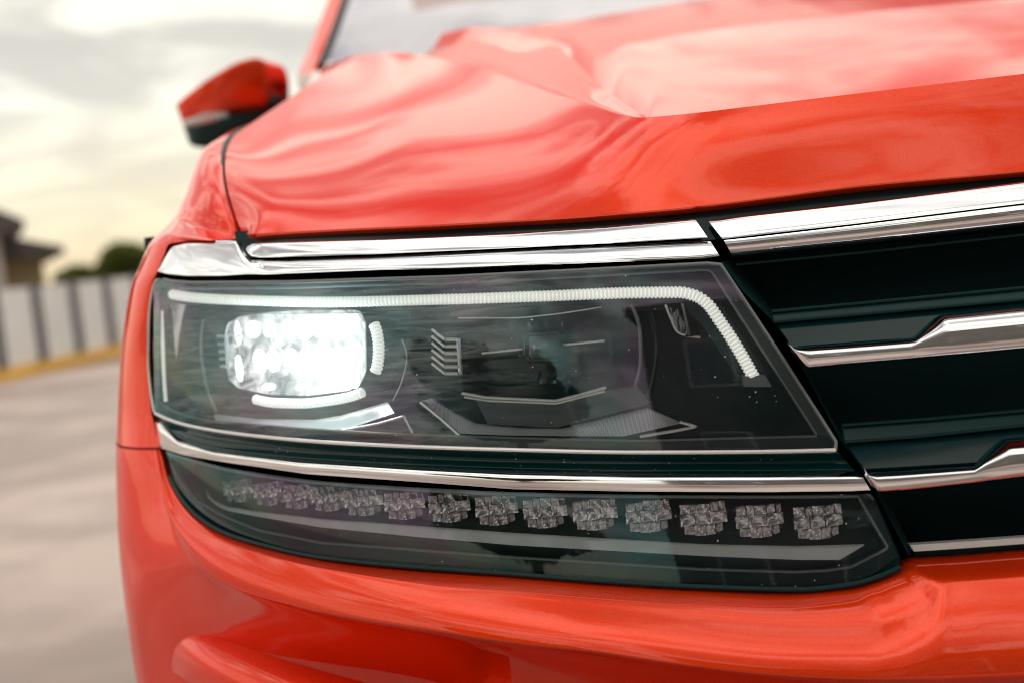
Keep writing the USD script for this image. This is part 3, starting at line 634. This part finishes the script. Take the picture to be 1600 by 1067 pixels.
# bezel: sloping walls from the cover's edge to the back of the lamp
def wall_ring(outer, inner, o0, o1, n=240, lip=0.0):
    O, I = rs(outer + outer[:1], n, False), rs(inner + inner[:1], n, False)
    t = np.linspace(0, 1, 6)[None, :]
    u = O[:, :1] * (1 - t) + I[:, :1] * t; v = O[:, 1:2] * (1 - t) + I[:, 1:2] * t
    return orient(grid(W(u, v, o0 * (1 - t) + o1 * t)))
lens_loop = lens_top + [(1307, 690), (1307, 697)] + lens_bot[::-1][1:]
# outer frame flange seen through the cover's rim and the stepped inner border
fr_in_top = [(252, 452), (258, 446), (266, 447), (280, 450), (300, 451), (450, 450), (575, 446), (700, 443), (900, 433), (1095, 422), (1111, 423)]
fr_in_bot = [(250, 628), (262, 637), (280, 646), (298, 651), (335, 658), (450, 667), (600, 677), (800, 684), (1000, 688.5), (1260, 684), (1277, 681)]
obj('bezel', wall_ring(lens_top + lens_bot[::-1], fr_in_top + fr_in_bot[::-1], 0.0045, 0.006), gloss_black, head, smooth=30)
obj('bezel', wall_ring(fr_in_top + fr_in_bot[::-1], [(x + (700 - x) * 0.02, y + (560 - y) * 0.05) for x, y in fr_in_top + fr_in_bot[::-1]], 0.0062, 0.085), housing_m, head, smooth=30)
trim = [(fr_in_top[-1][0], fr_in_top[-1][1]), (1195, 553), (1277, 681)]
obj('border_line', tube(W(*rs(fr_in_top[3:] + [(1195, 553), (1277, 681)] + fr_in_bot[::-1][2:], 300, False).T, 0.0055), 0.0011, 6), rim_m, head)
obj('rim', tube(W(*rs(lens_top[2:] + [(1217, 551), (1306, 690), (1305, 703), (1290, 705)], 300, False).T, 0.001), 0.0016, 8), rim_m, head)
obj('rim', tube(W(*rs([(1306, 702.5), (1000, 706), (800, 702), (537, 692), (387, 679), (294, 664), (262, 654), (243, 645)], 200, True).T, 0.0005), 0.0017, 8), silver, head, label='bright thin rim under the headlight cover')
obj('rim', tube(W(*rs([(245, 437), (239, 452), (233, 500), (232, 560), (236, 610), (241, 643)], 60).T, -0.001), 0.0013, 8), silver, head, label='thin silver line added for the bright edge glow at the left end of the headlight')  # silver tube stands in for the glow along the cover edge
obj('lower_trim_panel', ribbon([(242, 645), (262, 655), (294, 665), (387, 680), (537, 693), (800, 703), (1000, 707), (1200, 706), (1308, 704)], [(248, 662), (272, 680), (330, 701), (462, 716), (650, 727), (800, 733), (1000, 736.5), (1200, 736.5), (1336, 735)], 90, 8, lambda s, t: 0.003 + 0.010 * np.sin(np.pi * t) + 0.004 * t, 0.006), dusty, head)
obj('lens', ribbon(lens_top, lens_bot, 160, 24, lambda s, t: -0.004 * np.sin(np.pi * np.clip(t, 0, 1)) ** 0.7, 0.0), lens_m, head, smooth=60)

# day running light guide
obj('light_guide', rib_tube([(268, 460), (300, 465), (325, 467), (400, 470), (512, 472), (700, 468), (850, 463), (1000, 457.5), (1060, 457), (1085, 462), (1105, 475), (1122, 498), (1150, 540), (1178, 590)], 9.6, 6.2, 0.018, True, 0.30, 12, lambda s: np.interp(s, [0, .6, .9, 1], [.85, .95, 1.05, 1.1])), rib_m, head, label='long ribbed daytime running light along the top')
obj('guide_channel', ribbon([(262, 450), (400, 455), (700, 452), (1000, 440), (1085, 443), (1128, 480), (1205, 595)], [(262, 474), (400, 486), (700, 483), (1000, 473), (1060, 474), (1092, 502), (1160, 600)], 120, 5, lambda s, t: 0.026 + 0.004 * np.sin(np.pi * t), 0.004, False), housing_m, head)
obj('guide_end', ribbon([(1160, 588), (1196, 586)], [(1162, 604), (1206, 604)], 4, 4, 0.014, 0.01, False), grey_m, head)
obj('light_guide', rib_tube([(252, 486), (254, 530), (256, 580), (259, 627)], 3.2, 5, 0.012, True, 0.25), rib_m, head, label='thin upright ribbed strip at the left end')
obj('side_reflector', ribbon([(262, 447), (280, 452), (300, 455)], [(270, 500), (276, 560), (280, 500)], 14, 10, lambda s, t: 0.030 + 0.01 * s, 0.003), silver, head)
# projector modules
def px_box(u0, v0, u1, v1, o0, depth_m, round_=0.0, n=10, m=10, skew=0.0):
    return ribbon([(u0, v0), (u1, v0 + skew)], [(u0, v1), (u1, v1 + skew)], n, m, o0, depth_m, False)
# lit module on the left: cup, two rows of led cells, light guides round it
obj('projector_cup', ribbon([(352, 520), (356, 505), (372, 496), (420, 489), (480, 485), (545, 483), (562, 488), (570, 505)], [(352, 560), (357, 592), (372, 606), (420, 616), (480, 618), (545, 610), (563, 600), (571, 580)], 60, 16, lambda s, t: 0.050 - 0.022 * (np.abs(2 * s - 1) ** 3 + np.abs(2 * t - 1) ** 3) / 2, 0.01, False), led_soft, head, label='lit projector reflector')
g2 = np.random.default_rng(3)
cells = []
for r_, (v0, v1) in enumerate(((499, 533), (541, 586))):
    for c_ in range(6):
        u0 = 386 + c_ * 26 + (6 if r_ else 0)
        a = 11.0 if c_ < 3 else 12.2
        cells.append((u0 + 12 + g2.uniform(-3, 3), (v0 + v1) / 2 - 0.03 * (u0 - 386) + g2.uniform(-2, 2), a * g2.uniform(0.85, 1.2), (v1 - v0) / 2 * (0.82 + 0.2 * g2.random()) * (0.9 if c_ < 3 else 0.98), c_ >= 1 + (r_ == 0)))
cells += [(541, 514, 8, 14, True), (553, 591, 9, 16, True), (522, 600, 9, 9, True), (470, 604, 9, 6, False), (372, 520, 5, 20, False), (374, 575, 6, 22, False), (420, 604, 12, 6, False)]
for (u, v, a, b, hot) in cells:
    s_ = trimesh.creation.icosphere(2, 1.0)
    P0 = W(u, v, 0.022); k = float(depth(u, v)) / FPX
    V = s_.vertices.copy()
    V = np.sign(V) * np.abs(V) ** [0.9, 1.0, 0.9] * [a * k, 0.007, b * k]
    obj('led_cell', tm(V + P0, s_.faces), led_m if hot else led_dim, head, smooth=True)
for k_ in range(5):
    obj('led_cell', ribbon([(362 + k_ * 1.5, 505 + k_ * 19), (377 + k_ * 1.5, 504 + k_ * 19)], [(362 + k_ * 1.5, 518 + k_ * 19), (378 + k_ * 1.5, 518 + k_ * 19)], 4, 4, 0.032, 0.004, False), led_soft, head, smooth=30)
obj('light_guide', rib_tube([(584, 506), (589, 520), (592, 545), (590, 570), (586, 582)], 9.5, 5.2, 0.022, True, 0.25), rib_m, head, label='short curved ribbed guide right of the lit projector')
obj('light_guide', rib_tube([(398, 623), (430, 629), (470, 630), (512, 626), (545, 620), (568, 612)], 8.2, 5.2, 0.020, True, 0.25), rib_m, head, label='curved ribbed guide under the lit projector')
def comb(x, v0, dv, n, w, off, mirror=1, chev=False, slant=0.0):
    ms = []
    for i in range(n):
        vv = v0 + i * dv; L = w * (1 - 0.12 * i if not chev else 1)
        ms.append(tube(W(np.array([x, x - mirror * L]), np.array([vv, vv]) , off), 0.0017, 6))
        if chev: ms.append(tube(W(np.array([x - mirror * L, x - mirror * (L + 20)]), np.array([vv, vv - 16]), off - 0.002), 0.0013, 6))
    ms.append(tube(W(np.array([x, x + slant]), np.array([v0 - 2, v0 + dv * (n - 1) + 2]), off), 0.0018, 6))
    return cat(ms)
obj('fin_comb', comb(353, 526, 11.5, 5, 13, 0.02, slant=3), silver, head, label='small white fins left of the lit projector')
obj('lower_reflector', ribbon([(334, 647), (400, 655), (490, 656), (530, 650), (606, 628)], [(338, 659), (410, 667), (500, 671), (545, 669), (616, 645)], 50, 6, lambda s, t: 0.028 - 0.016 * t, 0.004, False), silver, head)
obj('reflector_frame', tube(W(*rs([(530, 673), (590, 662), (632, 650), (634, 655), (645, 676)], 60, False).T, 0.010), 0.0013, 6), silver, head)
# unlit module in the middle
obj('projector_cup', ribbon([(712, 505), (760, 498), (840, 494), (900, 488), (980, 484)], [(724, 614), (770, 622), (868, 624), (910, 612), (992, 600)], 50, 16, lambda s, t: 0.066 - 0.026 * (np.abs(2 * s - 1) ** 4 + np.abs(2 * t - 1) ** 4) / 2, 0.008, False), gloss_black, head, label='unlit projector reflector')
obj('fin_comb', comb(716, 531, 10.5, 6, 21, 0.018, chev=True, slant=4), silver, head, label='chevron fins left of the unlit projector')
fr = [(826, 522), (870, 520), (876, 527), (876, 555), (870, 562), (828, 563), (822, 556), (822, 528)]
obj('projector_lens', ribbon([(824, 524), (848, 522), (874, 523)], [(824, 560), (848, 561), (874, 559)], 12, 10, lambda s, t: 0.046 - 0.014 * np.sin(np.pi * s) * np.sin(np.pi * t), 0.006), grey_m, head)
obj('lens_frame', tube(W(*rs(fr + fr[:1], 60, False)[:-1].T, 0.034), 0.0022, 6, closed=True), gloss_black, head)
obj('cross_line', tube(W(np.array([753, 816]), np.array([552, 545.5]), 0.04), 0.0011, 6), silver, head)
obj('cross_line', tube(W(np.array([880, 945]), np.array([539, 532.5]), 0.04), 0.0011, 6), silver, head)
for k in range(7):
    u0 = 768 + k * 26
    obj('reflector_facet', ribbon([(u0, 503 - k * 1.2), (u0 + 13, 501 - k * 1.2)], [(u0 + 5, 516 + (k * 37) % 22), (u0 + 9, 518 + (k * 37) % 22)], 3, 4, lambda s, t: 0.052 - 0.01 * s + 0.004 * t, 0.002, False), reflector, head)
for k in range(4):
    u0 = 838 + k * 22
    obj('reflector_facet', ribbon([(u0 + 4, 578 + (k * 5) % 9), (u0 + 7, 577 + (k * 5) % 9)], [(u0, 600), (u0 + 10, 598)], 3, 4, lambda s, t: 0.050 - 0.01 * s, 0.002, False), reflector, head)
obj('module_edge', tube(W(*rs([(716, 497), (800, 497), (860, 492), (910, 485), (940, 480)], 40).T, 0.03), 0.0007, 6), silver, head)
obj('module_edge', tube(W(*rs([(1040, 476), (1048, 498), (1060, 520), (1094, 527)], 40).T, 0.03), 0.0010, 6), silver, head)
obj('projector_lip', tube(W(*rs([(722, 614), (760, 621), (869, 626), (905, 617), (947, 605)], 60, False).T, 0.022), 0.0014, 6), silver, head)
obj('projector_lip', tube(W(*rs([(726, 620), (764, 626), (869, 630), (945, 611)], 60, False).T, 0.020), 0.0011, 6), silver, head)
obj('module_floor', ribbon([(742, 622), (868, 630), (960, 606), (990, 596)], [(762, 662), (868, 668), (1010, 632), (1015, 628)], 40, 8, lambda s, t: 0.052 - 0.034 * t, 0.004, False), grey_m, head)
obj('lower_reflector', ribbon([(660, 626), (676, 622), (702, 640), (744, 662), (819, 668), (881, 668), (1012, 637), (1060, 658)], [(663, 631), (678, 645), (700, 668), (721, 677), (800, 680), (900, 681), (975, 681), (1064, 661)], 90, 8, lambda s, t: 0.022 - 0.012 * t, 0.004, False), mesh_silver, head, label='dotted silver reflector under the unlit projector')
obj('reflector_frame', tube(W(*rs([(657, 628), (690, 655), (718, 680)], 30, False).T, 0.008), 0.0016, 6), silver, head)
obj('reflector_frame', tube(W(*rs([(1062, 659), (1088, 666), (1060, 672), (1000, 682)], 40, False).T, 0.008), 0.0014, 6), silver, head)
obj('reflector_frame', tube(W(*rs([(628, 530), (636, 560), (630, 590), (614, 626)], 40).T, 0.012), 0.0008, 6), rim_m, head)
obj('module_bezel', tube(W(*rs([(318, 500), (314, 540), (320, 590), (338, 642)], 40).T, 0.030), 0.0014, 8), rim_m, head)
obj('module_bezel', tube(W(*rs([(986, 476), (1000, 520), (1001, 560), (992, 604)], 40).T, 0.030), 0.0016, 8), rim_m, head)
obj('module_bezel', tube(W(*rs([(1016, 490), (1026, 540), (1018, 600), (1004, 632)], 40).T, 0.036), 0.0024, 8), gloss_black, head)
obj('side_reflector', ribbon([(1036, 478), (1060, 474), (1086, 482)], [(1056, 516), (1076, 526), (1093, 522)], 12, 8, lambda s, t: 0.03 + 0.012 * np.sin(2.5 * np.pi * s), 0.003), reflector, head)
obj('inner_shelf', ribbon([(700, 484), (840, 480), (1030, 472)], [(704, 496), (840, 493), (1035, 484)], 30, 5, lambda s, t: 0.030 + 0.03 * t, 0.003), grey_m, head)
obj('inner_shelf', ribbon([(300, 486), (450, 490), (640, 487)], [(352, 502), (450, 492), (640, 500)], 30, 5, lambda s, t: 0.030 + 0.03 * t, 0.003), housing_m, head)

# --- turn signal below
ts_top = [(259, 704), (300, 716), (350, 729), (420, 741), (500, 751), (650, 761), (800, 768), (1000, 772), (1200, 773), (1336, 771), (1362, 771)]
ts_bot = [(263, 716), (272, 748), (300, 786), (340, 816), (400, 842), (500, 866), (800, 893), (1100, 913), (1250, 917), (1330, 909), (1402, 868)]
ts = obj('turn_signal', ribbon(ts_top, ts_bot, 90, 10, lambda s, t: 0.045 - 0.02 * np.abs(2 * t - 1) ** 3, 0.01), housing_m, car, label='unlit strip shaped turn signal with a row of crystal lamps')
ts_loop_in_top = [(266, 712), (304, 724), (352, 736), (422, 748), (502, 758), (650, 768), (800, 774), (1000, 778), (1200, 779), (1330, 777), (1342, 777)]
ts_loop_in_bot = [(268, 724), (282, 752), (310, 783), (350, 806), (405, 828), (500, 847), (800, 870), (1100, 889), (1240, 892), (1310, 888), (1386, 856)]
ts_out_top = ts_top[:-1] + [(1364, 771)]
ts_out_bot = [(260, 716), (266, 744), (284, 778), (312, 808), (352, 832), (390, 845), (500, 870), (800, 896), (1100, 916), (1250, 920), (1330, 912), (1406, 886)]
obj('bezel', wall_ring(ts_out_top + [(1406, 868)] + ts_out_bot[::-1], ts_loop_in_top + [(1386, 850)] + ts_loop_in_bot[::-1], 0.006, 0.005), gloss_black, ts, smooth=30)
obj('bezel', wall_ring(ts_loop_in_top + ts_loop_in_bot[::-1], [(x + (800 - x) * 0.02, y + (815 - y) * 0.06) for x, y in ts_loop_in_top + ts_loop_in_bot[::-1]], 0.0052, 0.05), housing_m, ts, smooth=30)
obj('border_line', tube(W(*rs([(1342, 777), (1364, 816), (1387, 855), (1375, 862), (1330, 885), (1290, 891), (1240, 893), (1100, 889), (800, 870), (500, 847), (405, 828), (350, 806), (310, 783), (282, 752), (268, 724)], 260, False).T, 0.0045), 0.0012, 6), rim_m, ts)
obj('border_line', tube(W(*rs([(266, 708), (350, 733), (500, 755), (800, 772), (1000, 775.5), (1200, 776), (1342, 775)], 160).T, 0.0045), 0.0012, 6), rim_m, ts)
obj('rim', tube(W(*rs(ts_out_bot[1:], 260, True).T, 0.001), 0.0022, 8), satin_black, ts)
obj('lens', ribbon(ts_top, ts_bot, 140, 14, lambda s, t: -0.002 * np.sin(np.pi * t), 0.0), lens_ts, ts, smooth=60)
obj('reflector_bar', ribbon([(322, 766), (332, 780), (352, 791), (400, 799), (500, 811), (650, 822), (800, 833), (1100, 851), (1250, 854), (1351, 851)], [(324, 776), (336, 788), (354, 797), (400, 806), (500, 823), (650, 838), (800, 851), (1100, 868), (1250, 874), (1312, 874)], 100, 6, lambda s, t: 0.010 - 0.005 * t, 0.004, False), bar_m, ts, label='long silver reflector bar under the crystal lamps')
cx = [372, 420, 466, 514, 568, 632, 702, 776, 852, 930, 1014, 1100, 1188, 1280]
cy = [767, 771, 775, 778, 784, 789, 793, 797, 801, 804, 807, 811, 814, 816]
def crystal_cell(u, v, w, h, seed):
    """moulded optic: a grid of small concave reflectors, short ones above, tall fluted ones below, and a step to the right"""
    g = np.random.default_rng(seed); ms = []
    k = float(depth(u, v)) / FPX
    o = W(u, v, 0.012)
    def bowl(x0, x1, z0, z1, dep, skew, n=6):
        xs, zs = np.linspace(-1, 1, n), np.linspace(-1, 1, n)
        X, Z = np.meshgrid(xs, zs, indexing='ij')
        Y = dep * (1 - np.maximum(np.abs(X), np.abs(Z)) ** 2.2) + skew * X * dep * 0.5
        P = np.stack([((x0 + x1) / 2 + X * (x1 - x0) / 2) * w * k, Y + 0.002, ((z0 + z1) / 2 + Z * (z1 - z0) / 2) * h * k], -1)
        ms.append(solid(P, np.array([0, 0.006, 0])))
    c = [-.50, -.27, -.10, .16, .36, .50]
    for a, b in zip(c[:-1], c[1:]):
        bowl(a + .008, b - .008, .20, .50 - .05 * g.random(), 0.0045 + 0.002 * g.random(), g.uniform(-.8, .8))
    c = [-.52, -.18, .14, .52]
    for a, b in zip(c[:-1], c[1:]):
        bowl(a + .006, b - .006, -.16, .185, 0.0065, g.uniform(-.6, .6))
    c = [-.44, -.22, .02, .24, .42]
    for q, (a, b) in enumerate(zip(c[:-1], c[1:])):
        bowl(a + .005, b - .005, -.50 + (0.07 if q in (0, 3) else 0), -.175, 0.007, (q - 1.5) * .5)
    return ms, o
for i, (u, v) in enumerate(zip(cx, cy)):
    w = np.interp(u, [372, 600, 1280], [46, 62, 76]); h = np.interp(u, [372, 600, 1280], [36, 46, 54])
    ms, o = crystal_cell(u, v, w, h, 100 + i)
    mm = cat(ms); mm.apply_translation(o)
    obj('crystal_lamp', mm, crystal, ts, smooth=35)

# --- grille
gr = obj('grille', ribbon([(1150, 404), (1337, 386), (1600, 357), (2300, 287)], [(1430, 872), (1500, 868), (1600, 862), (2300, 810)], 40, 30, 0.075, 0.01, False), deep_black, car, label='black grille with chrome bars')
def shelf(top, bot, o0, o1, mat, name, label=None, n=50, m=6, th=0.006, **k):
    return obj(name, ribbon(top, bot, n, m, lambda s, t: o0 * (1 - t) + o1 * t, th, False), mat, gr, label=label, **k)
obj('side_frame', ribbon([(1128, 410), (1160, 455), (1206, 500), (1240, 545), (1315, 690), (1350, 730), (1380, 790), (1420, 866)], [(1150, 406), (1180, 447), (1208, 488), (1250, 560), (1320, 688), (1368, 760), (1396, 800), (1432, 868)], 80, 4, lambda s, t: 0.004 + 0.06 * t, 0.006, False), satin_black, gr)
lips = [([(1206, 487), (1337, 475), (1600, 450), (2300, 382)], 0.004), ([(1209, 503), (1337, 492), (1600, 468), (2300, 400)], 0.0), ([(1316, 664), (1440, 655), (1600, 641), (2300, 575)], 0.004), ([(1320, 690), (1440, 681), (1600, 664), (2300, 598)], 0.0), ([(1150, 414), (1337, 396), (1600, 367), (2300, 297)], 0.02)]
for pts, o in lips:
    obj('grille_edge', tube(W(*rs(pts, 80, False).T, o), 0.0013, 6), satin_black, gr)
# gloss shelves that carry the bars
shelf([(1207, 488), (1337, 476), (1600, 451), (2300, 383)], [(1209, 502), (1337, 491), (1600, 467), (2300, 399)], 0.006, 0.0, satin_black, 'grille_shelf')
shelf([(1212, 505), (1337, 494), (1600, 470), (2300, 402)], [(1238, 541), (1430, 527), (1600, 512), (2300, 445)], 0.004, -0.012, gloss_black, 'grille_shelf', m=8)
shelf([(1317, 666), (1440, 657), (1600, 643), (2300, 577)], [(1320, 688), (1440, 679), (1600, 662), (2300, 596)], 0.006, 0.0, satin_black, 'grille_shelf')
shelf([(1322, 692), (1440, 683), (1600, 667), (2300, 600)], [(1350, 732), (1520, 722), (1600, 715), (2300, 655)], 0.004, -0.012, gloss_black, 'grille_shelf', m=8)
barf = lambda s, t: -0.024 + 0.012 * (1 - np.clip(t / .35, 0, 1)) ** 1.5 + 0.004 * np.clip((t - .35) / .65, 0, 1) ** 2 + 0.003 * np.clip((t - .92) / .08, 0, 1) ** 2
obj('grille_bar', ribbon([(1232, 534), (1240, 541), (1300, 537), (1380, 531), (1428, 527), (1446, 513), (1473, 494), (1600, 481), (1800, 462), (2300, 414)], [(1238, 548), (1261, 576), (1310, 572), (1380, 566), (1430, 562), (1450, 560.5), (1480, 558), (1600, 547), (1800, 527), (2300, 478)], 140, 14, barf, 0.01, False), chrome, gr, label='upper chrome grille bar with a step')
obj('grille_bar', ribbon([(1347, 724), (1354, 735), (1400, 733), (1460, 729), (1524, 725), (1540, 710), (1575, 687), (1650, 681), (1850, 662), (2300, 620)], [(1356, 745), (1372, 770), (1410, 767), (1470, 761), (1526, 754.5), (1545, 752), (1580, 748), (1650, 740), (1850, 720), (2300, 674)], 140, 14, barf, 0.01, False), chrome, gr, label='lower chrome grille bar with a step')
obj('grille_strip', ribbon([(1422, 851), (1500, 846), (1600, 839), (2300, 785)], [(1428, 861), (1505, 856), (1600, 849), (2300, 795)], 40, 5, 0.012, 0.008, False), silver, gr, label='thin silver strip at the foot of the grille')
obj('grille_shelf', ribbon([(1428, 862), (1505, 857), (1600, 850), (2300, 796)], [(1436, 880), (1505, 876), (1600, 868), (2300, 828)], 40, 5, 0.03, 0.01, False), satin_black, gr)
